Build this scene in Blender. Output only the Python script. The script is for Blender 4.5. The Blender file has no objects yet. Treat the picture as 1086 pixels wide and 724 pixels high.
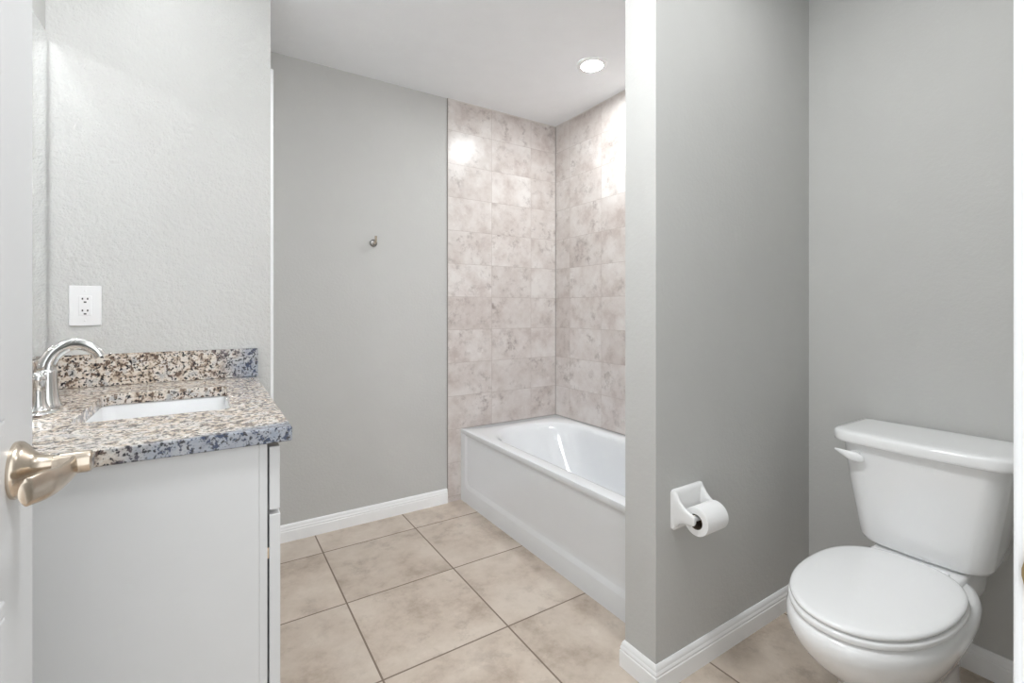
import bpy, bmesh, math, random
from mathutils import Vector, Matrix

PI = math.pi
random.seed(4)
S = bpy.context.scene
COL = S.collection

# ------------------------------------------------------------------ camera
# axes: +Y runs along the tub (away to the left), +X towards the toilet wall
cam_data = bpy.data.cameras.new('camera')
cam_data.sensor_width = 36.0
cam_data.lens = 499.95 / 1086 * 36.0
cam_data.shift_x = -3.27 / 1086
cam_data.shift_y = -33.2 / 1086
cam_data.clip_start = 0.01
cam = bpy.data.objects.new('camera', cam_data)
cam.location = (0, 0, 1.16)
cam.rotation_euler = (PI / 2, 0, -0.5753)
COL.objects.link(cam)
S.camera = cam

# ------------------------------------------------------------------ light
world = bpy.data.worlds.new('world')
S.world = world
world.use_nodes = True
WORLD_STRENGTH = 1.05
world.node_tree.nodes['Background'].inputs[0].default_value = (0.95, 0.98, 1.0, 1)
world.node_tree.nodes['Background'].inputs[1].default_value = WORLD_STRENGTH
CAN_EMIT = 210.0        # recessed lamp over the tub
SHADE_EMIT = 18.0       # glass globes over the mirror
FILL_DOME_EMIT = 45.0        # added fill lamp above the entrance, out of view
ALCOVE_FILL_EMIT = 52.0     # added fill lamp over the toilet, out of view
S.view_settings.view_transform = 'Standard'
S.view_settings.look = 'None'
S.view_settings.gamma = 1.0
S.view_settings.use_curve_mapping = False
S.view_settings.exposure = 0.88
S.cycles.max_bounces = 14
S.cycles.diffuse_bounces = 10
S.cycles.glossy_bounces = 6
S.cycles.sample_clamp_indirect = 0.0
S.cycles.blur_glossy = 0.0
S.cycles.caustics_reflective = True


# ------------------------------------------------------------------ materials
def nodes_of(m):
    m.use_nodes = True
    nt = m.node_tree
    return nt, nt.nodes['Principled BSDF']


def new_node(nt, kind, **kw):
    n = nt.nodes.new(kind)
    for k, v in kw.items():
        setattr(n, k, v)
    return n


def math_node(nt, op, a, b=None):
    n = nt.nodes.new('ShaderNodeMath')
    n.operation = op
    for i, v in enumerate((a, b)):
        if v is None:
            continue
        if isinstance(v, (int, float)):
            n.inputs[i].default_value = v
        else:
            nt.links.new(v, n.inputs[i])
    return n.outputs[0]


def ramp(nt, fac, stops, interp='LINEAR'):
    n = nt.nodes.new('ShaderNodeValToRGB')
    n.color_ramp.interpolation = interp
    els = n.color_ramp.elements
    while len(els) < len(stops):
        els.new(0.5)
    for e, (p, c) in zip(els, stops):
        e.position = p
        e.color = (*c, 1)
    nt.links.new(fac, n.inputs[0])
    return n.outputs[0]


def mixc(nt, fac, a, b, blend='MIX'):
    n = nt.nodes.new('ShaderNodeMix')
    n.data_type = 'RGBA'
    n.blend_type = blend
    for sock, v in ((n.inputs[0], fac), (n.inputs[6], a), (n.inputs[7], b)):
        if isinstance(v, (int, float)):
            sock.default_value = v
        elif isinstance(v, tuple):
            sock.default_value = (*v, 1)
        else:
            nt.links.new(v, sock)
    return n.outputs[2]


def noise(nt, vec, scale, detail=3.0, rough=0.55, dim='3D', w=None):
    n = nt.nodes.new('ShaderNodeTexNoise')
    n.noise_dimensions = dim
    n.inputs['Scale'].default_value = scale
    n.inputs['Detail'].default_value = detail
    n.inputs['Roughness'].default_value = rough
    nt.links.new(vec, n.inputs['Vector'])
    if w is not None:
        nt.links.new(w, n.inputs['W'])
    return n.outputs['Fac']


def position(nt):
    return nt.nodes.new('ShaderNodeNewGeometry').outputs['Position']


def simple(name, color, rough=0.5, metallic=0.0, bump=0.0, bump_scale=80.0, var=0.02, coat=0.0, spec=0.5):
    m = bpy.data.materials.new(name)
    nt, b = nodes_of(m)
    p = position(nt)
    f = noise(nt, p, 9.0, 3.0)
    lo = tuple(max(0, c * (1 - var)) for c in color)
    hi = tuple(min(1, c * (1 + var)) for c in color)
    nt.links.new(ramp(nt, f, [(0.3, lo), (0.7, hi)]), b.inputs['Base Color'])
    b.inputs['Roughness'].default_value = rough
    b.inputs['Metallic'].default_value = metallic
    b.inputs['Coat Weight'].default_value = coat
    b.inputs['Coat Roughness'].default_value = 0.05
    b.inputs['Specular IOR Level'].default_value = spec
    if bump:
        h = noise(nt, p, bump_scale, 4.0, 0.6)
        h = ramp(nt, h, [(0.35, (0, 0, 0)), (0.62, (1, 1, 1))])
        bn = nt.nodes.new('ShaderNodeBump')
        bn.inputs['Strength'].default_value = bump
        bn.inputs['Distance'].default_value = 0.004
        nt.links.new(h, bn.inputs['Height'])
        nt.links.new(bn.outputs[0], b.inputs['Normal'])
    return m


def tile_material(name, axis_u, axis_v, off_u, off_v, width, height, mortar, grout, dark, mid, light, rough, scale, tint, vein=0.55, bump=0.25):
    m = bpy.data.materials.new(name)
    nt, b = nodes_of(m)
    p = position(nt)
    sep = nt.nodes.new('ShaderNodeSeparateXYZ')
    nt.links.new(p, sep.inputs[0])
    comb = nt.nodes.new('ShaderNodeCombineXYZ')
    nt.links.new(math_node(nt, 'SUBTRACT', sep.outputs[axis_u], off_u), comb.inputs[0])
    nt.links.new(math_node(nt, 'SUBTRACT', sep.outputs[axis_v], off_v), comb.inputs[1])
    br = nt.nodes.new('ShaderNodeTexBrick')
    br.offset = 0.0
    br.squash = 1.0
    br.inputs['Color1'].default_value = (0, 0, 0, 1)
    br.inputs['Color2'].default_value = (1, 1, 1, 1)
    br.inputs['Mortar'].default_value = (0.5, 0.5, 0.5, 1)
    br.inputs['Scale'].default_value = 1.0
    br.inputs['Mortar Size'].default_value = mortar
    br.inputs['Mortar Smooth'].default_value = 0.1
    br.inputs['Brick Width'].default_value = width
    br.inputs['Row Height'].default_value = height
    nt.links.new(comb.outputs[0], br.inputs['Vector'])
    rnd = math_node(nt, 'MULTIPLY', br.outputs['Color'], 37.0)
    big = noise(nt, p, scale, 7.0, 0.68, '4D', rnd)
    fine = noise(nt, p, scale * 2.6, 9.0, 0.74, '4D', rnd)
    veil = ramp(nt, big, [(0.34, dark), (0.47, mid), (0.62, light)])
    patch = ramp(nt, fine, [(0.36, (1, 1, 1)), (0.49, (0, 0, 0))])
    gate = ramp(nt, noise(nt, p, scale * 0.8, 3.0, 0.55, '4D', math_node(nt, 'ADD', rnd, 5.0)), [(0.42, (0, 0, 0)), (0.60, (1, 1, 1))])
    f = math_node(nt, 'MULTIPLY', math_node(nt, 'MULTIPLY', patch, gate), vein)
    c = mixc(nt, f, veil, tuple(x * 0.70 for x in dark))
    pale = ramp(nt, noise(nt, p, scale * 3.4, 8.0, 0.72, '4D', math_node(nt, 'ADD', rnd, 9.0)), [(0.58, (0, 0, 0)), (0.68, (1, 1, 1))])
    c = mixc(nt, math_node(nt, 'MULTIPLY', pale, 0.45), c, tuple(min(1, x * 1.12) for x in light))
    tv = ramp(nt, br.outputs['Color'], [(0.0, tint[0]), (1.0, tint[1])])
    c = mixc(nt, 1.0, c, tv, 'MULTIPLY')
    c = mixc(nt, br.outputs['Fac'], c, grout)
    nt.links.new(c, b.inputs['Base Color'])
    r = math_node(nt, 'ADD', math_node(nt, 'MULTIPLY', br.outputs['Fac'], 0.5), rough)
    nt.links.new(r, b.inputs['Roughness'])
    bn = nt.nodes.new('ShaderNodeBump')
    bn.inputs['Strength'].default_value = bump
    bn.inputs['Distance'].default_value = 0.002
    bn.invert = True
    nt.links.new(br.outputs['Fac'], bn.inputs['Height'])
    nt.links.new(bn.outputs[0], b.inputs['Normal'])
    return m


def granite_material():
    m = bpy.data.materials.new('speckled_granite')
    nt, b = nodes_of(m)
    p = position(nt)
    base = ramp(nt, noise(nt, p, 38.0, 3.0, 0.6), [(0.34, (0.36, 0.29, 0.23)), (0.45, (0.55, 0.47, 0.39)), (0.55, (0.66, 0.61, 0.55)), (0.68, (0.40, 0.39, 0.385))])
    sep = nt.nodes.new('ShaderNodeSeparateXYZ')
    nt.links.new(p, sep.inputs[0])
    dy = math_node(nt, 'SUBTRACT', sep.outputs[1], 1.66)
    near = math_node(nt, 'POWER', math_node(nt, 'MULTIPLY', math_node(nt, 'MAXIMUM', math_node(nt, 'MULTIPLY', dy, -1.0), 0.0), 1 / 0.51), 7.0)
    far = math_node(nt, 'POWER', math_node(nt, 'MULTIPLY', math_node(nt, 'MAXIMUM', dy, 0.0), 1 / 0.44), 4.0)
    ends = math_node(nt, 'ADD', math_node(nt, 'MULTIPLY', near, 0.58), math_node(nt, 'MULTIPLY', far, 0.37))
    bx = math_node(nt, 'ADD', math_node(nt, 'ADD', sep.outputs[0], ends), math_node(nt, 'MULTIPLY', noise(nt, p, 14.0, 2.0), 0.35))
    daylight_tint = ramp(nt, bx, [(0.50, (0, 0, 0)), (0.68, (1, 1, 1))])  # bluish daylight reflection and unlit front edge, painted into the stone by position
    base = mixc(nt, math_node(nt, 'MULTIPLY', daylight_tint, 0.75), base, (0.19, 0.235, 0.31))
    brown = ramp(nt, noise(nt, p, 76.0, 4.0, 0.64), [(0.42, (1, 1, 1)), (0.465, (0, 0, 0))])
    c = mixc(nt, brown, base, mixc(nt, daylight_tint, (0.15, 0.105, 0.08), (0.025, 0.04, 0.085)))
    black = ramp(nt, noise(nt, p, 120.0, 5.0, 0.65), [(0.42, (1, 1, 1)), (0.455, (0, 0, 0))])
    c = mixc(nt, black, c, (0.02, 0.02, 0.025))
    nt.links.new(c, b.inputs['Base Color'])
    b.inputs['Roughness'].default_value = 0.18
    return m


M = {}
WALL = (0.52, 0.52, 0.507)
M['wall'] = simple('greige_wall_paint', WALL, 0.75, bump=0.09, bump_scale=75.0, var=0.01, spec=0.3)
M['wall_knockdown'] = simple('knockdown_wall_paint', WALL, 0.7, bump=0.42, bump_scale=70.0, var=0.01, spec=0.35)
M['ceiling'] = simple('ceiling_paint', (0.87, 0.89, 0.91), 0.85, bump=0.12, bump_scale=60.0, var=0.01, spec=0.2)
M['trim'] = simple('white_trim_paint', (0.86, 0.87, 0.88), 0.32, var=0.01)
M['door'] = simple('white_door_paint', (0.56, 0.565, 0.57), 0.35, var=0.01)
M['cabinet'] = simple('white_cabinet_paint', (0.66, 0.665, 0.67), 0.38, var=0.012)
M['dark'] = simple('dark_void', (0.02, 0.02, 0.02), 0.8)
M['porcelain'] = simple('white_porcelain', (0.86, 0.865, 0.87), 0.10, var=0.006, coat=0.4)
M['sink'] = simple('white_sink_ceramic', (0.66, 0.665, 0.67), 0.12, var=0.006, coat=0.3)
M['seat'] = simple('white_seat_plastic', (0.86, 0.865, 0.87), 0.16, var=0.006, coat=0.2)
M['acrylic'] = simple('white_tub_acrylic', (0.735, 0.755, 0.775), 0.11, var=0.006, coat=0.4)
M['ceramic'] = simple('white_ceramic', (0.80, 0.80, 0.80), 0.15, var=0.006, coat=0.3)
M['paper'] = simple('tissue_paper', (0.84, 0.84, 0.84), 0.95, bump=0.2, bump_scale=300.0, var=0.02, spec=0.1)
M['core'] = simple('cardboard_core', (0.10, 0.075, 0.05), 0.9)
M['nickel'] = simple('satin_nickel', (0.60, 0.52, 0.43), 0.22, 1.0)
M['chrome'] = simple('polished_chrome', (0.80, 0.80, 0.79), 0.09, 1.0)
M['dark_nickel'] = simple('dark_nickel', (0.36, 0.35, 0.34), 0.25, 1.0)
M['brass'] = simple('dull_brass', (0.55, 0.42, 0.24), 0.38, 1.0)
M['plastic'] = simple('white_outlet_plastic', (0.74, 0.74, 0.74), 0.3, var=0.005)
M['slot'] = simple('slot_shadow', (0.06, 0.06, 0.06), 0.8)
M['caulk'] = simple('grey_caulk', (0.30, 0.28, 0.26), 0.8)
M['caulk_light'] = simple('pale_caulk', (0.68, 0.66, 0.63), 0.8)
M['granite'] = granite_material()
M['mirror'] = simple('mirror_silver', (0.92, 0.93, 0.93), 0.0, 1.0, var=0.0)
M['floor'] = tile_material('beige_floor_tile', 0, 1, 0.920, 1.466, 0.4633, 0.4633, 0.0033,
                           (0.20, 0.155, 0.12), (0.38, 0.31, 0.25), (0.53, 0.455, 0.385), (0.61, 0.54, 0.47),
                           0.32, 4.2, ((0.94, 0.93, 0.92), (1.03, 1.02, 1.01)))
WT = dict(width=0.305, height=0.2015, mortar=0.0010, grout=(0.42, 0.37, 0.34),
          dark=(0.47, 0.41, 0.385), mid=(0.59, 0.545, 0.52), light=(0.67, 0.64, 0.62), rough=0.28, scale=6.5, vein=1.0,
          tint=((0.93, 0.915, 0.905), (1.05, 1.055, 1.055)))
M['tile_back'] = tile_material('wall_tile_back', 0, 2, 1.207, 0.436, **WT)
M['tile_right'] = tile_material('wall_tile_right', 1, 2, 2.453 - 0.305 * 8, 0.436, **WT)


def emitter(name, color, strength):
    m = bpy.data.materials.new(name)
    m.use_nodes = True
    nt = m.node_tree
    nt.nodes.clear()
    e = nt.nodes.new('ShaderNodeEmission')
    o = nt.nodes.new('ShaderNodeOutputMaterial')
    e.inputs[0].default_value = (*color, 1)
    e.inputs[1].default_value = strength
    nt.links.new(e.outputs[0], o.inputs[0])
    return m


M['led'] = emitter('lamp_lens_glow', (0.95, 0.985, 1.0), CAN_EMIT)
M['dome'] = emitter('fill_dome_glow', (0.96, 0.985, 1.0), FILL_DOME_EMIT)
M['fill_alcove'] = emitter('alcove_fill_glow', (0.98, 0.985, 0.99), ALCOVE_FILL_EMIT)
M['shade'] = emitter('lit_glass_globe', (0.965, 0.985, 1.0), SHADE_EMIT)


# ------------------------------------------------------------------ mesh helpers
def link(name, bm, mat, parent=None, smooth=None, loc=(0, 0, 0), bevel=None, subsurf=0):
    bmesh.ops.recalc_face_normals(bm, faces=bm.faces[:])
    me = bpy.data.meshes.new(name)
    bm.to_mesh(me)
    bm.free()
    o = bpy.data.objects.new(name, me)
    COL.objects.link(o)
    if mat:
        me.materials.append(M[mat])
    o.location = loc
    if parent:
        o.parent = parent
    if bevel:
        b = o.modifiers.new('bevel', 'BEVEL')
        b.width = bevel
        b.segments = 3
        b.limit_method = 'ANGLE'
        b.angle_limit = math.radians(40)
    if subsurf:
        s = o.modifiers.new('subsurf', 'SUBSURF')
        s.levels = s.render_levels = subsurf
    if smooth is not None:
        for p in me.polygons:
            p.use_smooth = True
        e = o.modifiers.new('edges', 'EDGE_SPLIT')
        e.split_angle = math.radians(smooth)
    return o


def empty(name, loc, label, cat, group=None):
    o = bpy.data.objects.new(name, None)
    o.empty_display_size = 0.05
    o.location = loc
    COL.objects.link(o)
    o['label'] = label
    o['category'] = cat
    if group:
        o['group'] = group
    return o


def tag(o, label, cat, group=None):
    o['label'] = label
    o['category'] = cat
    if group:
        o['group'] = group
    return o


def struct(o, label=None, cat='structure'):
    o['kind'] = 'structure'
    if label:
        o['label'] = label
        o['category'] = cat
    return o


def box(bm, x0, x1, y0, y1, z0, z1):
    v = [bm.verts.new(p) for p in ((x0, y0, z0), (x1, y0, z0), (x1, y1, z0), (x0, y1, z0), (x0, y0, z1), (x1, y0, z1), (x1, y1, z1), (x0, y1, z1))]
    for f in ((0, 3, 2, 1), (4, 5, 6, 7), (0, 1, 5, 4), (1, 2, 6, 5), (2, 3, 7, 6), (3, 0, 4, 7)):
        bm.faces.new([v[i] for i in f])


def boxes(*bs):
    bm = bmesh.new()
    for b in bs:
        box(bm, *b)
    return bm


def loft(bm, rings, cap0=True, cap1=True, closed=True):
    """rings: lists of points with the same count, joined one to the next."""
    vs = [[bm.verts.new(p) for p in r] for r in rings]
    n = len(rings[0])
    for a, b in zip(vs, vs[1:]):
        for i in range(n if closed else n - 1):
            j = (i + 1) % n
            bm.faces.new((a[i], a[j], b[j], b[i]))
    if cap0:
        bm.faces.new(vs[0][::-1])
    if cap1:
        bm.faces.new(vs[-1])
    return vs


def super_ring(cx, cy, z, a, b, n=2.0, count=64, a2=None, n2=None):
    """superellipse ring; a2 / n2 = half length and exponent on the -x side."""
    pts = []
    for i in range(count):
        t = 2 * PI * i / count
        c, s = math.cos(t), math.sin(t)
        neg = c < 0
        aa = a2 if (a2 is not None and neg) else a
        nn = n2 if (n2 is not None and neg) else n
        pts.append((cx + aa * math.copysign(abs(c) ** (2 / nn), c), cy + b * math.copysign(abs(s) ** (2 / nn), s), z))
    return pts


def rrect(x0, x1, y0, y1, z, r, seg=8, rs=None):
    """rounded rectangle ring; rs = radii for (x1y1, x0y1, x0y0, x1y0)."""
    rs = rs or (r, r, r, r)
    pts = []
    for (cx, cy, a0, rr) in ((x1 - rs[0], y1 - rs[0], 0, rs[0]), (x0 + rs[1], y1 - rs[1], 90, rs[1]), (x0 + rs[2], y0 + rs[2], 180, rs[2]), (x1 - rs[3], y0 + rs[3], 270, rs[3])):
        for k in range(seg + 1):
            a = math.radians(a0 + 90 * k / seg)
            pts.append((cx + rr * math.cos(a), cy + rr * math.sin(a), z))
    return pts


def lathe(bm, prof, origin=(0, 0, 0), axis='z', seg=32, caps=True):
    """prof: (radius, height) pairs, turned about the axis through origin."""
    rings = []
    for r, h in prof:
        ring = []
        for i in range(seg):
            t = 2 * PI * i / seg
            a, b = r * math.cos(t), r * math.sin(t)
            p = {'z': (a, b, h), 'x': (h, a, b), 'y': (b, h, a)}[axis]
            ring.append((origin[0] + p[0], origin[1] + p[1], origin[2] + p[2]))
        rings.append(ring)
    loft(bm, rings, caps, caps)


def tube(bm, pts, radii, seg=16, flat=None):
    """tube through points; radii: one per point, flat: (w, h) factors of the section."""
    pts = [Vector(p) for p in pts]
    rings = []
    up = None
    for i, p in enumerate(pts):
        d = (pts[min(i + 1, len(pts) - 1)] - pts[max(i - 1, 0)]).normalized()
        if up is None:
            ref = Vector((0, 0, 1)) if abs(d.z) < 0.9 else Vector((0, 1, 0))
            side = d.cross(ref).normalized()
        else:
            side = (side - d * side.dot(d)).normalized()
        up = side.cross(d)
        r = radii[i] if isinstance(radii, (list, tuple)) else radii
        fw, fh = flat if flat else (1, 1)
        rings.append([p + side * (r * fw * math.cos(2 * PI * k / seg)) + up * (r * fh * math.sin(2 * PI * k / seg)) for k in range(seg)])
    loft(bm, rings)


def spline(ctrl, n=8):
    """Catmull-Rom through the control points (tuples of any length)."""
    out = []
    P = [ctrl[0]] + list(ctrl) + [ctrl[-1]]
    for i in range(1, len(P) - 2):
        for k in range(n):
            t = k / n
            out.append(tuple(0.5 * (2 * b + (c - a) * t + (2 * a - 5 * b + 4 * c - d) * t * t + (3 * b - a - 3 * c + d) * t ** 3)
                             for a, b, c, d in zip(P[i - 1], P[i], P[i + 1], P[i + 2])))
    out.append(tuple(ctrl[-1]))
    return out


def sweep(bm, path, prof):
    """profile (offset to the left of the path, z) along a path in plan, mitred at corners."""
    rings = []
    n = len(path)
    for i, p in enumerate(path):
        p = Vector(p)
        a = (p - Vector(path[i - 1])).normalized() if i > 0 else None
        b = (Vector(path[i + 1]) - p).normalized() if i < n - 1 else None
        d0, d1 = a or b, b or a
        n0, n1 = Vector((-d0.y, d0.x)), Vector((-d1.y, d1.x))
        m = (n0 + n1)
        m = m / max(1e-6, m.length_squared) * 2
        rings.append([(p.x + m.x * o, p.y + m.y * o, z) for o, z in prof])
    loft(bm, rings)


BASE = [(0.0, 0.0), (0.0135, 0.0), (0.0135, 0.052), (0.0115, 0.0545), (0.0115, 0.058), (0.0122, 0.061), (0.0105, 0.066), (0.0090, 0.069),
        (0.0092, 0.0715), (0.0075, 0.078), (0.0050, 0.083), (0.0030, 0.0852), (0.0, 0.0852)]
CASING = [(0.0, 0.0)]

H = 2.438
XM, XR = -0.448, 2.066          # mirror wall, right wall
YF, YB = 0.080, 2.612           # door wall inner face, back wall
YV = 2.120                      # vanity side wall face
XC = 0.206                      # closet wall face

# ------------------------------------------------------------------ the shell
struct(link('floor', boxes((-0.60, 2.20, -1.3, 2.75, -0.08, 0.0)), 'floor'))
struct(link('ceiling', boxes((-0.60, 2.20, -0.06, 2.75, H, H + 0.08)), 'ceiling'))
struct(link('wall_left', boxes((XM - 0.12, XM, YF, 2.234, 0, H)), 'wall_knockdown'))
struct(link('wall_vanity_side', boxes((XM, XC, YV, 2.234, 0, H)), 'wall_knockdown'))
struct(link('wall_closet', boxes((XM, XC, 2.234, YB, 0, H)), 'wall'))
struct(link('wall_back', boxes((XM, 2.18, YB, YB + 0.12, 0, H)), 'wall'))
struct(link('wall_right', boxes((XR, XR + 0.12, YF, YB, 0, H)), 'wall'))
struct(link('wall_partition', boxes((1.137, XR, 0.968, 1.093, 0, H)), 'wall'))
struct(link('wall_front', boxes((XM - 0.12, -0.282, -0.04, YF, 0, H), (0.52, XR + 0.12, -0.04, YF, 0, H), (-0.282, 0.52, -0.04, YF, 2.07, H)), 'wall'))

# tiled tub surround
struct(link('wall_tile_back', boxes((1.207, 2.066, 2.606, YB, 0, H)), 'tile_back'))
struct(link('wall_tile_right', boxes((2.027, XR, 1.093, 2.606, 0.4375, H)), 'tile_right'))
struct(link('wall_tile_partition', boxes((1.207, 2.027, 1.093, 1.101, 0, H)), 'tile_back'))
struct(link('trim_1', boxes((2.0235, 2.027, 2.6025, 2.606, 0.436, H)), 'caulk'), 'grey caulk joint in the tiled tub corner', 'caulk')
struct(link('trim_2', boxes((1.207, 2.027, 2.602, 2.606, H - 0.005, H), (2.023, 2.027, 1.101, 2.606, H - 0.005, H)), 'caulk_light'), 'pale caulk line where tile meets ceiling', 'caulk')
struct(link('trim_3', boxes((1.2035, 1.207, 2.606, YB, 0, H)), 'caulk'), 'grey edge strip beside the wall tile', 'trim')

# baseboards
bm = bmesh.new()
sweep(bm, [(0.57, YF), (XR, YF), (XR, 0.968), (1.137, 0.968), (1.137, 1.093), (1.207, 1.093)], BASE)
struct(link('baseboard_right', bm, 'trim', smooth=30))
bm = bmesh.new()
sweep(bm, [(1.2035, YB), (XC, YB)], BASE)
struct(link('baseboard_back', bm, 'trim', smooth=30))

# closet door on the short wall past the vanity: casing, head and slab
cas = boxes((XC, XC + 0.0235, 2.247, 2.304, 0, 2.13), (XC, XC + 0.0235, 2.541, 2.598, 0, 2.13), (XC, XC + 0.0235, 2.247, 2.598, 2.13, 2.187))
struct(link('trim_4', cas, 'trim', bevel=0.003), 'white casing of the closet doorway', 'trim')
struct(link('door_2', boxes((XC, XC + 0.006, 2.306, 2.539, 0.01, 2.128)), 'door'))

# entrance: jambs, casing on the room side, strike plate
jam = boxes((0.50, 0.52, -0.04, YF, 0, 2.07), (-0.282, -0.262, -0.04, YF, 0, 2.07), (-0.262, 0.50, -0.04, YF, 2.05, 2.07))
jo = struct(link('trim_5', jam, 'trim', bevel=0.0015), 'white door jamb around the entrance', 'door frame')
cas = boxes((0.506, 0.563, YF, YF + 0.0138, 0, 2.056), (-0.325, -0.268, YF, YF + 0.0138, 0, 2.056), (-0.325, 0.563, YF, YF + 0.0138, 2.056, 2.113))
struct(link('trim_6', cas, 'trim', bevel=0.003), 'white casing around the entrance', 'trim')

zs = 0.967
bm = boxes((0.4985, 0.5002, YF - 0.034, YF - 0.002, zs - 0.0285, zs + 0.0285))
rings = []
for k in range(9):                       # D-shaped lip curling round the jamb edge
    t = k / 8
    hh = 0.0185 * math.sqrt(max(0.02, 1 - t * t * 0.98))
    y = YF - 0.004 + 0.0125 * t
    x = 0.4985 + 0.004 * t * t
    rings.append([(x, y, zs - hh), (x + 0.0015, y, zs - hh), (x + 0.0015, y, zs + hh), (x, y, zs + hh)])
loft(bm, rings)
link('strike_plate', bm, 'brass', jo)

# ------------------------------------------------------------------ open entrance door
XD = -0.195
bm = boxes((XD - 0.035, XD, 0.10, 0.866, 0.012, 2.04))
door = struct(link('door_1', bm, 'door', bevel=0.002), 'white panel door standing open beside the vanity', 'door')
bm = bmesh.new()
for z0, z1 in ((0.25, 0.84), (1.02, 1.93)):
    for (a0, a1, b0, b1) in ((0.22, 0.745, z0, z0 + 0.018), (0.22, 0.745, z1 - 0.018, z1), (0.22, 0.238, z0 + 0.018, z1 - 0.018), (0.727, 0.745, z0 + 0.018, z1 - 0.018)):
        box(bm, XD, XD + 0.006, a0, a1, b0, b1)
link('panel_moulding', bm, 'door', door, bevel=0.003)

YH, ZH = 0.797, 0.969
bm = bmesh.new()
lathe(bm, [(0.0335, 0.0), (0.0340, 0.0025), (0.0330, 0.006), (0.0285, 0.0105), (0.0215, 0.0155), (0.0165, 0.0210), (0.0140, 0.0275), (0.0127, 0.034)], (XD, YH, ZH), 'x', 40)
rose = link('door_handle', bm, 'nickel', door, smooth=35)
rose['label'] = 'satin nickel lever handle'
bm = bmesh.new()
lathe(bm, [(0.0118, 0.030), (0.0118, 0.0395), (0.0135, 0.0398), (0.0138, 0.042), (0.0138, 0.066), (0.0130, 0.069), (0.0100, 0.0705)], (XD, YH, ZH), 'x', 32)
link('lever_hub', bm, 'nickel', rose, smooth=35)
# wave lever sweeping back towards the hinges
bm = bmesh.new()
path = spline([(XD + 0.054, YH + 0.002, ZH + 0.001), (XD + 0.053, YH - 0.018, ZH - 0.003), (XD + 0.047, YH - 0.045, ZH - 0.006), (XD + 0.041, YH - 0.070, ZH - 0.004), (XD + 0.031, YH - 0.094, ZH - 0.003)], 8)
hts = spline([(0.0125,), (0.0125,), (0.0145,), (0.0165,), (0.0150,)], 8)
rings = []
for i, p in enumerate(path):
    hh = hts[i][0]
    if i == len(path) - 1:
        hh *= 0.8
    th = 0.0052
    rings.append([(p[0] + th * (1 if abs(math.cos(2 * PI * k / 20)) < 1 else 1) * math.cos(2 * PI * k / 20), p[1] + 0.5 * th * math.cos(2 * PI * k / 20), p[2] + hh * math.sin(2 * PI * k / 20)) for k in range(20)])
loft(bm, rings)
link('lever', bm, 'nickel', rose, smooth=50)

# ------------------------------------------------------------------ bathtub
TX0, TX1, TY0, TY1, TZ = 1.294, 2.027, 1.101, 2.606, 0.434
tub = empty('bathtub', (TX0, TY0, 0), 'white alcove bathtub with a plain front apron in the tiled corner', 'bathtub')
inv = Vector((TX0, TY0, 0))
bm = bmesh.new()


def off(ring):
    return [tuple(Vector(p) - inv) for p in ring]


seg = 10
x0, x1, y0, y1 = TX0, TX1, TY0, TY1
rs_b = (0.24, 0.24, 0.12, 0.12)      # x1y1, x0y1, x0y0, x1y0
ox0, ox1, oy0, oy1 = x0 + 0.080, x1 - 0.070, y0 + 0.085, y1 - 0.135
basin = []
basin.append(rrect(x0 + 0.004, x1, y0, y1, TZ - 0.030, 0.002, seg))
basin.append(rrect(x0, x1, y0, y1, TZ - 0.022, 0.002, seg))
basin.append(rrect(x0, x1, y0, y1, TZ - 0.007, 0.003, seg))
basin.append(rrect(x0 + 0.0015, x1, y0, y1, TZ - 0.0015, 0.003, seg))
basin.append(rrect(x0 + 0.005, x1 - 0.002, y0 + 0.002, y1 - 0.002, TZ, 0.005, seg))


def inner(t, z, lx, ly):
    return rrect(ox0 + lx[0], ox1 - lx[1], oy0 + ly[0], oy1 - ly[1], z, 0, seg, rs=tuple(max(0.05, r - t) for r in rs_b))


for tt, dz, lx, ly in ((-0.012, 0.0004, (-0.022, -0.022), (-0.022, -0.022)), (-0.008, 0.0018, (-0.013, -0.013), (-0.013, -0.013)), (-0.003, 0.0055, (-0.004, -0.004), (-0.004, -0.002)), (0.0, 0.012, (0.003, 0.003), (0.003, 0.008)),
                       (0.005, 0.024, (0.010, 0.010), (0.010, 0.024)), (0.010, 0.06, (0.018, 0.018), (0.018, 0.050)), (0.015, 0.11, (0.024, 0.024), (0.026, 0.085)), (0.02, 0.16, (0.030, 0.030), (0.035, 0.120)), (0.025, 0.21, (0.037, 0.037), (0.042, 0.155)),
                       (0.03, 0.26, (0.046, 0.046), (0.052, 0.190)), (0.035, 0.295, (0.056, 0.056), (0.064, 0.217)), (0.04, 0.322, (0.070, 0.070), (0.080, 0.243)), (0.05, 0.340, (0.092, 0.092), (0.105, 0.275)), (0.055, 0.348, (0.12, 0.12), (0.14, 0.31)), (0.06, 0.352, (0.16, 0.16), (0.20, 0.38))):
    basin.append(inner(tt, TZ - dz, lx, ly))
loft(bm, [off(r) for r in basin], cap0=False, cap1=True)
link('basin', bm, 'acrylic', tub, smooth=50)
# apron: border frame with a recessed panel
bm = bmesh.new()
zt = TZ - 0.024
def strip(bm, pts_a, pts_b):
    va = [bm.verts.new(p) for p in pts_a]
    vb = [bm.verts.new(p) for p in pts_b]
    for i in range(len(va) - 1):
        bm.faces.new((va[i], va[i + 1], vb[i + 1], vb[i]))
L = TY1 - TY0
def ap(y, z, d):
    return (d, y, z)
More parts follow.
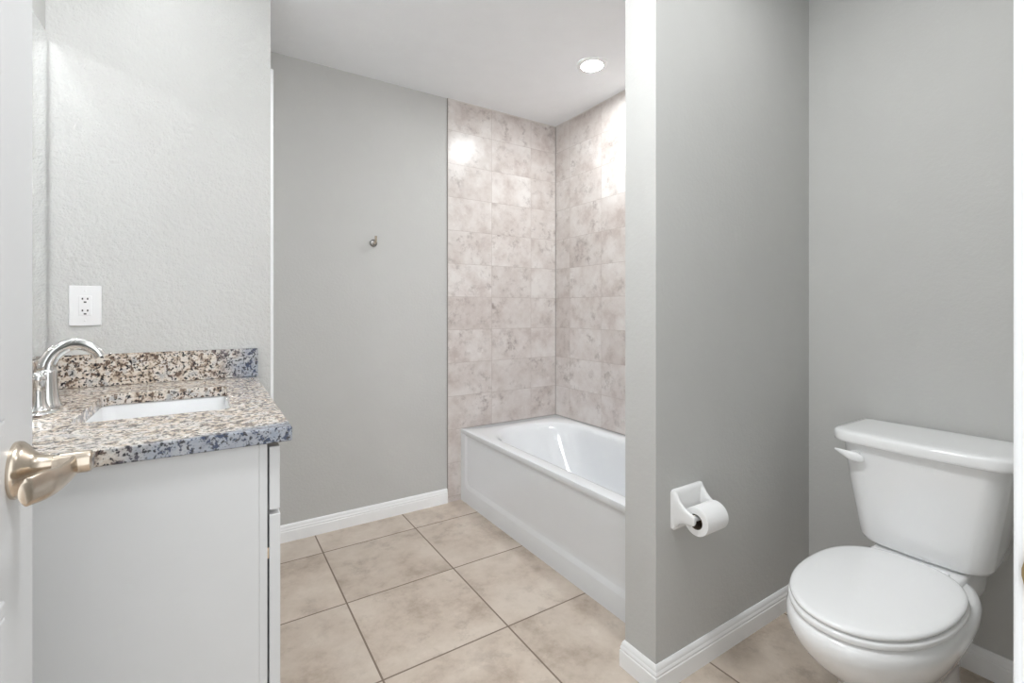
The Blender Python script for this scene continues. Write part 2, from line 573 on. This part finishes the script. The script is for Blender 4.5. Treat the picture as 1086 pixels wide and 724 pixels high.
# outer U outline (left end down, along the bottom, up the right end) and two inner offsets
def uline(m_side, m_bot, r, d, n=6):
    pts = [ap(m_side, zt, d)]
    for k in range(n + 1):
        a = PI + (PI / 2) * k / n
        pts.append(ap(m_side + r + r * math.cos(a), m_bot + r + r * math.sin(a), d))
    for k in range(n + 1):
        a = 1.5 * PI + (PI / 2) * k / n
        pts.append(ap(L - m_side - r + r * math.cos(a), m_bot + r + r * math.sin(a), d))
    pts.append(ap(L - m_side, zt, d))
    return pts
A = [uline(0.0, 0.0, 0.0005, 0.0), uline(0.050, 0.085, 0.045, 0.0), uline(0.0530, 0.0890, 0.044, 0.0008), uline(0.064, 0.107, 0.039, 0.0098), uline(0.0670, 0.1110, 0.038, 0.011)]
rows = [[bm.verts.new(p) for p in pts] for pts in A]
for a, b in zip(rows, rows[1:]):
    for i in range(len(a) - 1):
        bm.faces.new((a[i], a[i + 1], b[i + 1], b[i]))
bm.faces.new(rows[-1])
# returns at top, and a back skin so the apron has thickness
bt = [bm.verts.new(ap(y, z, 0.03)) for y, z in ((0, 0), (L, 0), (L, zt), (0, zt))]
bm.faces.new(bt)
link('apron', bm, 'acrylic', tub, smooth=60)
bm = bmesh.new()
lathe(bm, [(0.0, 0.0), (0.034, 0.0), (0.036, 0.002), (0.030, 0.004), (0.026, 0.002), (0.0, 0.003)], (0.37, 0.36, TZ - 0.3515), 'z', 28, caps=False)
link('drain', bm, 'chrome', tub, smooth=40)
bm = boxes((0.006, TX1 - TX0, -0.0, 0.004, TZ + 0.0, TZ + 0.003), (0.006, TX1 - TX0, L - 0.004, L, TZ, TZ + 0.003), (TX1 - TX0 - 0.004, TX1 - TX0, 0.004, L - 0.004, TZ, TZ + 0.003))
link('caulk_bead', bm, 'caulk', tub)

# ------------------------------------------------------------------ vanity
CT = 0.902
CX1, CY0, CY1 = 0.155, 1.150, 2.118
van = empty('vanity_cabinet', (XM, CY0, 0), 'white vanity cabinet under the granite top, plain end panel towards the camera', 'cabinet')
vo = Vector((XM, CY0, 0))


def vb(*b):
    return (b[0] - XM, b[1] - XM, b[2] - CY0, b[3] - CY0, b[4], b[5])


PY0 = 1.166
link('end_panel', boxes(vb(XM + 0.002, 0.091, PY0, PY0 + 0.016, 0.0, 0.868)), 'cabinet', van, bevel=0.0008)
fr = [vb(0.0912, 0.107, PY0, PY0 + 0.04, 0.10, 0.868), vb(0.0912, 0.107, CY1 - 0.04, CY1, 0.10, 0.868), vb(0.0912, 0.107, PY0 + 0.04, CY1 - 0.04, 0.832, 0.868),
      vb(0.0912, 0.107, PY0 + 0.04, CY1 - 0.04, 0.692, 0.728), vb(0.0912, 0.107, PY0 + 0.04, CY1 - 0.04, 0.10, 0.135), vb(0.0912, 0.107, 1.615, 1.655, 0.135, 0.832)]
link('face_frame', boxes(*fr), 'cabinet', van, bevel=0.0008)
link('carcass', boxes(vb(XM + 0.002, 0.03, PY0 + 0.016, CY1, 0.0, 0.10), vb(XM + 0.002, 0.0905, PY0 + 0.016, CY1, 0.10, 0.118), vb(XM + 0.002, 0.0905, CY1 - 0.016, CY1, 0.118, 0.868),
                      vb(XM + 0.002, XM + 0.01, PY0 + 0.016, CY1 - 0.016, 0.118, 0.868)), 'cabinet', van)
for k, (a, b) in enumerate(((1.172, 1.632), (1.638, 2.108))):
    d = link('drawer', boxes(vb(0.1115, 0.1325, a, b, 0.717, 0.857)), 'cabinet', van, bevel=0.0015)
    d = link('door', boxes(vb(0.1115, 0.1335, a, b, 0.118, 0.706)), 'cabinet', van, bevel=0.0015)
    bm = bmesh.new()
    for (p, q, r, s) in ((a + 0.055, b - 0.055, 0.173, 0.178), (a + 0.055, b - 0.055, 0.646, 0.651), (a + 0.055, a + 0.060, 0.178, 0.646), (b - 0.060, b - 0.055, 0.178, 0.646)):
        box(bm, *vb(0.1335, 0.1350, p, q, r, s))
    link('panel_bead', bm, 'cabinet', d)
    for z in (0.20, 0.62):
        yy = a + 0.0 if k == 0 else b - 0.012
        link('hinge', boxes(vb(0.1072, 0.1114, yy + 0.006, yy + 0.011, z - 0.012, z + 0.012)), 'nickel', d)

# granite worktop with a cut-out, plus its two upstands
ctop = empty('countertop', (XM, CY0, 0.870), 'speckled cream and grey granite vanity countertop with rectangular sink cut-out', 'countertop')
co = Vector((XM, CY0, 0.870))
SX0, SX1, SY0, SY1 = -0.270, 0.048, 1.445, 1.880
bm = bmesh.new()
e = 0.004
sg = 6
oc = rrect(XM + 0.0005, CX1, CY0, CY1, 0, 0.003, sg)
ic = rrect(SX0, SX1, SY0, SY1, 0, 0.025, sg)


def zz(r, z, grow=0.0):
    cx = sum(p[0] for p in r) / len(r)
    cy = sum(p[1] for p in r) / len(r)
    out = []
    for p in r:
        out.append((p[0] - XM + (grow if p[0] > cx else -grow), p[1] - CY0 + (grow if p[1] > cy else -grow), z))
    return out


zth = 0.032
rings = [zz(oc, 0.0, -0.002), zz(oc, 0.002), zz(oc, zth - 0.003), zz(oc, zth - 0.0008, -0.0012), zz(oc, zth, -0.003), zz(ic, zth, 0.001), zz(ic, zth - 0.001), zz(ic, 0.0)]
vsr = loft(bm, rings, False, False)
n = len(vsr[0])
for i in range(n):
    j = (i + 1) % n
    bm.faces.new((vsr[-1][i], vsr[-1][j], vsr[0][j], vsr[0][i]))
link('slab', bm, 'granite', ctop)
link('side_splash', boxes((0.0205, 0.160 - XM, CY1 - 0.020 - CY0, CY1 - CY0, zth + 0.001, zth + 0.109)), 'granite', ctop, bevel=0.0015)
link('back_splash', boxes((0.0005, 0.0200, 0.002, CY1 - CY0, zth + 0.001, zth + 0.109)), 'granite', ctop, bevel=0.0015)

# undermount sink
sk = empty('sink', ((SX0 + SX1) / 2, (SY0 + SY1) / 2, 0.72), 'white rectangular undermount sink set below the granite counter', 'sink')
so = Vector(sk.location)
bm = bmesh.new()


def sr(g, z, r):
    return [tuple(Vector(p) - so) for p in rrect(SX0 - g, SX1 + g, SY0 - g, SY1 + g, z, r, 6)]


rings = [sr(0.03, 0.7195 + 0.135, 0.03), sr(0.03, 0.8695, 0.03), sr(0.004, 0.8695, 0.028), sr(0.0, 0.862, 0.028), sr(-0.006, 0.80, 0.032), sr(-0.014, 0.755, 0.035), sr(-0.03, 0.737, 0.04), sr(-0.06, 0.731, 0.04), sr(-0.12, 0.728, 0.03)]
loft(bm, rings, False, True)
rings = [sr(0.03, 0.8545, 0.03), sr(0.012, 0.80, 0.035), sr(0.0, 0.74, 0.04), sr(-0.04, 0.72, 0.04)]
loft(bm, rings, False, True)
link('bowl', bm, 'sink', sk, smooth=40)
bm = bmesh.new()
lathe(bm, [(0.0, 0.0075), (0.021, 0.0085), (0.024, 0.0095), (0.027, 0.0105), (0.028, 0.0082)], (0, 0, 0), 'z', 28, caps=False)
link('drain', bm, 'chrome', sk, smooth=40)

# faucet
FX, FY = -0.355, 1.665
fa = empty('faucet', (FX, FY, CT), 'chrome arched bathroom faucet with column handles behind the sink', 'faucet')
bm = bmesh.new()
rings = []
for g, z in ((0.0, 0.0005), (0.001, 0.004), (-0.002, 0.007), (-0.010, 0.010)):
    rings.append(rrect(-0.031 - g, 0.031 + g, -0.085 - g, 0.085 + g, z, 0.030 + g, 8))
loft(bm, rings)
link('base_plate', bm, 'chrome', fa, smooth=40)
bm = bmesh.new()
lathe(bm, [(0.0300, 0.008), (0.0305, 0.014), (0.0275, 0.020), (0.0245, 0.032), (0.0215, 0.055), (0.0200, 0.085), (0.0205, 0.098), (0.0195, 0.103), (0.0165, 0.106)], (0.006, 0, 0), 'z', 32)
link('spout_base', bm, 'chrome', fa, smooth=35)
bm = bmesh.new()
pth = spline([(0.004, 0, 0.098), (0.008, 0, 0.125), (0.024, 0, 0.152), (0.050, 0, 0.168), (0.078, 0, 0.166), (0.100, 0, 0.150), (0.110, 0, 0.134)], 8)
rad = [r[0] for r in spline([(0.0185,), (0.0180,), (0.0172,), (0.0162,), (0.0150,), (0.0138,), (0.0128,)], 8)]
tube(bm, pth, rad, 20, flat=(1.0, 0.72))
link('spout', bm, 'chrome', fa, smooth=40)
for sgn in (-1, 1):
    bm = bmesh.new()
    lathe(bm, [(0.0235, 0.008), (0.0240, 0.013), (0.0205, 0.019), (0.0165, 0.030), (0.0145, 0.055), (0.0145, 0.078), (0.0165, 0.084), (0.0172, 0.090), (0.0150, 0.098), (0.0090, 0.1035), (0.0, 0.105)], (0, sgn * 0.0515, 0), 'z', 28, caps=False)
    h = link('handle', bm, 'chrome', fa, smooth=35)
    bm = bmesh.new()
    tube(bm, [(-0.004, sgn * 0.055, 0.095), (-0.010, sgn * 0.075, 0.101), (-0.016, sgn * 0.098, 0.105)], [0.0062, 0.0056, 0.0048], 14, flat=(1.2, 0.8))
    link('lever', bm, 'chrome', h, smooth=40)
bm = bmesh.new()
tube(bm, [(-0.022, 0, 0.008), (-0.022, 0, 0.060), (-0.022, 0, 0.066)], [0.003, 0.003, 0.0055], 12)
link('lift_rod', bm, 'chrome', fa, smooth=40)

# mirror and the lamp above it
mi = link('mirror', boxes((XM + 0.0005, XM + 0.0065, 1.165, CY1 - 0.006, 1.012, 2.058)), 'mirror', bevel=0.002)
tag(mi, 'frameless wall mirror above the granite back splash', 'mirror')

LZ = 2.235
lb = empty('vanity_light', (XM, 1.63, LZ), 'chrome bar lamp with three glass globes over the mirror', 'lamp')
link('back_plate', boxes((0.0005, 0.022, -0.21, 0.21, 0.01, 0.085)), 'chrome', lb, bevel=0.004)
for k in (-1, 0, 1):
    yy = 0.135 * k
    bm = bmesh.new()
    tube(bm, [(0.020, yy, 0.048), (0.075, yy, 0.056), (0.115, yy, 0.056), (0.118, yy, 0.040)], [0.008, 0.008, 0.009, 0.016], 14)
    arm = link('arm', bm, 'chrome', lb, smooth=40)
    bm = bmesh.new()
    lathe(bm, [(0.012, 0.040), (0.013, 0.030)] + [(0.037 * math.sin(math.radians(a)), -0.004 + 0.037 * math.cos(math.radians(a))) for a in range(22, 180, 9)] + [(0.0, -0.041)], (0.118, yy, 0), 'z', 24, caps=False)
    link('bulb', bm, 'shade', lb, smooth=40)

# outlet on the side wall
ot = empty('power_outlet', (-0.350, YV, 1.175), 'white duplex power outlet on the textured wall above the granite splash', 'outlet')
link('cover_plate', boxes((-0.0415, 0.0415, -0.006, -0.0002, -0.067, 0.067)), 'plastic', ot, bevel=0.0025)
rc = link('receptacle', boxes((-0.0165, 0.0165, -0.0082, -0.0045, -0.0335, 0.0335)), 'plastic', ot, bevel=0.001)
for z in (0.021, -0.0185):
    for sl in ((-0.0085, -0.0045, z - 0.001, z + 0.0055), (0.0045, 0.0085, z - 0.001, z + 0.0055), (-0.0035, 0.0035, z - 0.0115, z - 0.0065)):
        link('socket_slot', boxes((sl[0], sl[1], -0.0086, -0.0078, sl[2], sl[3])), 'slot', rc)
for z in (0.050, -0.050):
    bm = bmesh.new()
    lathe(bm, [(0.0033, -0.0058), (0.0033, -0.0068), (0.002, -0.0074)], (0, 0, z), 'y', 14)
    link('screw', bm, 'plastic', ot)

# robe hook on the back wall
hk = empty('robe_hook', (0.760, YB, 1.530), 'small chrome robe hook on the grey wall', 'hook')
bm = bmesh.new()
lathe(bm, [(0.021, -0.0003), (0.021, -0.004), (0.017, -0.008), (0.009, -0.011)], (0, 0, 0), 'y', 28)
link('back_plate', bm, 'dark_nickel', hk, smooth=35)
bm = bmesh.new()
tube(bm, spline([(0, -0.008, 0), (0, -0.028, -0.003), (0, -0.043, 0.004), (0, -0.047, 0.020), (0, -0.049, 0.034)], 6), 0.0066, 14)
link('peg', bm, 'nickel', hk, smooth=40)

# recessed tub lamp, then added unseen fill lamps over toilet and entrance
def recessed(loc, label, lens):
    cl = empty('ceiling_light', loc, label, 'ceiling light')
    bm = bmesh.new()
    lathe(bm, [(0.079, -0.0003), (0.079, -0.004), (0.074, -0.0075), (0.060, -0.0095), (0.0555, -0.0085), (0.0555, -0.0003)], (0, 0, 0), 'z', 48, caps=False)
    link('trim_ring', bm, 'trim', cl, smooth=35)
    bm = bmesh.new()
    lathe(bm, [(0.0, -0.007), (0.03, -0.007), (0.0553, -0.006)], (0, 0, 0), 'z', 48, caps=False)
    link('lens', bm, lens, cl, smooth=40)


recessed((1.672, 1.842, H), 'round recessed white ceiling light above the bathtub', 'led')
recessed((1.42, 0.52, H), 'added unseen fill light, recessed above the toilet', 'fill_alcove')
dm = empty('fill_dome_light', (0.45, 0.74, H), 'added unseen fill light, a glass dome just inside the entrance door', 'ceiling light')
bm = bmesh.new()
lathe(bm, [(0.0, -0.0003), (0.160, -0.0003), (0.165, -0.006), (0.165, -0.022), (0.158, -0.026), (0.150, -0.024), (0.0, -0.022)], (0, 0, 0), 'z', 48, caps=False)
link('rim', bm, 'nickel', dm, smooth=35)
bm = bmesh.new()
lathe(bm, [(0.150, -0.0245), (0.142, -0.045), (0.118, -0.066), (0.080, -0.082), (0.040, -0.090), (0.0, -0.092)], (0, 0, 0), 'z', 48, caps=False)
link('fill_dome', bm, 'dome', dm, smooth=50)

# ------------------------------------------------------------------ paper holder and roll
PY = 0.968
ph = empty('toilet_paper_holder', (1.281, PY, 0.540), 'white ceramic toilet paper holder on the grey partition wall', 'toilet paper holder')
bm = bmesh.new()
rings = []
for g, d, r in ((0.0, -0.0003, 0.012), (0.0, -0.006, 0.012), (-0.003, -0.010, 0.012), (-0.010, -0.013, 0.010), (-0.020, -0.0135, 0.008)):
    rings.append([(p[0], d, p[1]) for p in rrect(-0.077 - g, 0.077 + g, -0.065 - g, 0.061 + g, 0, r, 6)])
loft(bm, rings)
link('wall_plate', bm, 'ceramic', ph, smooth=40)
for sgn in (-1, 1):
    bm = bmesh.new()
    rings = []
    for d, w0, w1, hh, zc in ((-0.010, 0.050, 0.077, 0.056, 0.0), (-0.016, 0.054, 0.0755, 0.049, -0.001), (-0.026, 0.057, 0.0745, 0.036, -0.003), (-0.040, 0.058, 0.0740, 0.026, -0.006), (-0.055, 0.058, 0.0735, 0.0205, -0.009),
                              (-0.068, 0.058, 0.073, 0.0180, -0.011), (-0.077, 0.059, 0.072, 0.0140, -0.0115), (-0.081, 0.061, 0.070, 0.0080, -0.0115)):
        cxm, hw = (w0 + w1) / 2 * sgn, (w1 - w0) / 2
        rings.append([(p[0] + cxm, d, p[1] + zc) for p in [(q[0], q[1]) for q in super_ring(0, 0, 0, hw, hh, 3.0, 28)]])
    loft(bm, rings)
    link('arm', bm, 'ceramic', ph, smooth=50)
bm = bmesh.new()
lathe(bm, [(0.0055, -0.0585), (0.0095, -0.050), (0.0095, -0.002), (0.0080, -0.002), (0.0080, 0.050), (0.0055, 0.0585)], (0, -0.066, -0.011), 'x', 20)
link('roller', bm, 'plastic', ph, smooth=35)

rl = empty('toilet_paper_roll', (1.281, PY - 0.072, 0.522), 'white toilet paper roll on the ceramic wall holder', 'toilet paper')
bm = bmesh.new()
R0, R1, W = 0.0230, 0.0425, 0.051
lathe(bm, [(R0, -W), (R1 - 0.001, -W), (R1, -W + 0.001), (R1, W - 0.001), (R1 - 0.001, W), (R0, W)], (0, 0, 0), 'x', 48, caps=False)
link('paper', bm, 'paper', rl, smooth=40)
bm = bmesh.new()
lathe(bm, [(R0, -W), (R0 - 0.0012, -W), (R0 - 0.0012, W), (R0, W)], (0, 0, 0), 'x', 40, caps=False)
link('core', bm, 'core', rl, smooth=40)

# ------------------------------------------------------------------ toilet
# local frame: x = distance out from the wall (flipped), y across
TCY = 0.5405
to = empty('toilet', (XR, TCY, 0), 'white two-piece toilet with closed lid in the alcove', 'toilet')


def D(ring):           # d (distance from wall) -> local x
    return [(-p[0], p[1], p[2]) for p in ring]


# bowl and pedestal (ring length in d: back side = small d)
def egg(dc, z, front, back, hw, nf=2.15, nb=2.6, count=72):
    return D(super_ring(dc, 0, z, front, hw, nf, count, a2=back, n2=nb))


bm = bmesh.new()
rings = [
    egg(0.40, 0.000, 0.235, 0.265, 0.112, 2.6, 3.0),
    egg(0.40, 0.012, 0.237, 0.266, 0.114, 2.6, 3.0),
    egg(0.40, 0.030, 0.230, 0.262, 0.108, 2.6, 3.0),
    egg(0.40, 0.090, 0.228, 0.258, 0.105, 2.6, 3.0),
    egg(0.41, 0.150, 0.236, 0.262, 0.107, 2.5, 3.0),
    egg(0.43, 0.185, 0.246, 0.270, 0.112, 2.4, 3.0),
    egg(0.45, 0.210, 0.258, 0.280, 0.122, 2.3, 3.0),
    egg(0.48, 0.245, 0.276, 0.295, 0.139, 2.25, 3.0),
    egg(0.51, 0.285, 0.292, 0.315, 0.157, 2.2, 3.0),
    egg(0.53, 0.320, 0.300, 0.330, 0.170, 2.18, 3.0),
    egg(0.54, 0.348, 0.304, 0.338, 0.1765, 2.15, 3.0),
    egg(0.54, 0.368, 0.304, 0.338, 0.1770, 2.15, 3.0),
    egg(0.54, 0.381, 0.297, 0.330, 0.171, 2.15, 3.0),
    egg(0.54, 0.387, 0.284, 0.315, 0.160, 2.15, 3.0),
]
loft(bm, rings)
link('bowl', bm, 'porcelain', to, smooth=60)
# deck behind the seat carrying the tank
bm = bmesh.new()
rings = []
for g, z in ((-0.004, 0.300), (0.0, 0.330), (0.0, 0.388), (-0.003, 0.395), (-0.009, 0.3985)):
    rings.append(D(rrect(0.045 - g, 0.355 + g, -0.116 - g, 0.116 + g, z, 0.03, 8)))
loft(bm, rings)
link('deck', bm, 'porcelain', to, smooth=50)
# seat ring and lid
SC = 0.545


def seat_ring(z, g):
    return egg(SC, z, 0.290 + g, 0.236 + g, 0.1725 + g, 2.12, 2.5)


bm = bmesh.new()
loft(bm, [seat_ring(0.3885, -0.006), seat_ring(0.391, 0.000), seat_ring(0.400, 0.002), seat_ring(0.4045, -0.001), seat_ring(0.4055, -0.006)])
link('seat', bm, 'seat', to, smooth=50)
bm = bmesh.new()
loft(bm, [seat_ring(0.4085, -0.010), seat_ring(0.4095, -0.004), seat_ring(0.414, -0.0015), seat_ring(0.4185, -0.003), seat_ring(0.4215, -0.008), seat_ring(0.4230, -0.018), seat_ring(0.4245, -0.05), seat_ring(0.4255, -0.10)])
link('seat_lid', bm, 'seat', to, smooth=60)
for sgn in (-1, 1):
    bm = bmesh.new()
    lathe(bm, [(0.006, -0.018), (0.0075, -0.016), (0.0075, 0.016), (0.006, 0.018)], (-0.303, sgn * 0.070, 0.4045), 'y', 20)
    link('hinge', bm, 'seat', to, smooth=40)

# tank (tapered, bowed front) and lid


def tank_ring(d0, d1, hw, z, bow, r=0.04):
    base = rrect(d0, d1, -hw, hw, z, 0, 10, rs=(r, 0.02, 0.02, r))
    out = []
    for p in base:
        t = max(0.0, (p[0] - d0) / (d1 - d0))
        out.append((p[0] + bow * (1 - (p[1] / hw) ** 2) * t, p[1], p[2]))
    # extra points along the front edge so that the bow is round
    return out


def tank_outline(d0, d1, hw, z, bow, r=0.045, n=14):
    pts = []
    # front edge from -hw to hw
    for k in range(9):                           # front-left corner (y = -hw)
        a = PI + (PI / 2) * k / 8
        pts.append((d1 - r - r * math.sin(a) - r * 0, -hw + r + r * math.cos(a)))
    for k in range(1, n):
        pts.append((d1, -hw + r + (2 * hw - 2 * r) * k / n))
    for k in range(9):
        a = (PI / 2) * k / 8
        pts.append((d1 - r + r * math.cos(a), hw - r + r * math.sin(a)))
    rb = 0.018
    for k in range(5):
        a = PI / 2 + (PI / 2) * k / 4
        pts.append((d0 + rb + rb * math.cos(a), hw - rb + rb * math.sin(a)))
    for k in range(5):
        a = PI + (PI / 2) * k / 4
        pts.append((d0 + rb + rb * math.cos(a), -hw + rb + rb * math.sin(a)))
    out = []
    for d, y in pts:
        t = max(0.0, (d - d0) / (d1 - d0))
        out.append((-(d + bow * (1 - (y / hw) ** 2) * t), y, z))
    return out


bm = bmesh.new()
rings = [tank_outline(0.045, 0.225, 0.122, 0.4005, 0.010, 0.045), tank_outline(0.035, 0.245, 0.143, 0.403, 0.012, 0.05), tank_outline(0.030, 0.254, 0.155, 0.411, 0.013, 0.05), tank_outline(0.028, 0.259, 0.162, 0.425, 0.014, 0.05),
         tank_outline(0.026, 0.263, 0.168, 0.47, 0.015, 0.05), tank_outline(0.022, 0.272, 0.188, 0.60, 0.016, 0.05), tank_outline(0.020, 0.277, 0.204, 0.723, 0.017, 0.05)]
loft(bm, rings)
tank = link('tank', bm, 'porcelain', to, smooth=60)
bm = bmesh.new()
rings = [tank_outline(0.016, 0.292, 0.221, 0.7240, 0.018, 0.055), tank_outline(0.013, 0.297, 0.226, 0.7265, 0.018, 0.055), tank_outline(0.012, 0.298, 0.227, 0.733, 0.018, 0.055), tank_outline(0.012, 0.2975, 0.2265, 0.752, 0.018, 0.055),
         tank_outline(0.014, 0.295, 0.224, 0.7575, 0.018, 0.055), tank_outline(0.019, 0.289, 0.218, 0.7605, 0.018, 0.052), tank_outline(0.035, 0.27, 0.20, 0.7618, 0.018, 0.05), tank_outline(0.06, 0.24, 0.17, 0.7625, 0.018, 0.05)]
loft(bm, rings)
link('tank_lid', bm, 'porcelain', to, smooth=60)
# flush lever on the front, at the far end
bm = bmesh.new()
lathe(bm, [(0.014, 0.0), (0.014, 0.006), (0.010, 0.010)], (-0.2895, 0.150, 0.688), 'x', 20)
lv_path = spline([(-0.298, 0.121, 0.680), (-0.299, 0.126, 0.680), (-0.304, 0.148, 0.683), (-0.307, 0.172, 0.689), (-0.302, 0.204, 0.696)], 6)
tube(bm, lv_path, [r[0] for r in spline([(0.0030,), (0.0110,), (0.0155,), (0.0110,), (0.0030,)], 6)], 16, flat=(0.6, 1.0))
link('flush_lever', bm, 'seat', to, smooth=50)
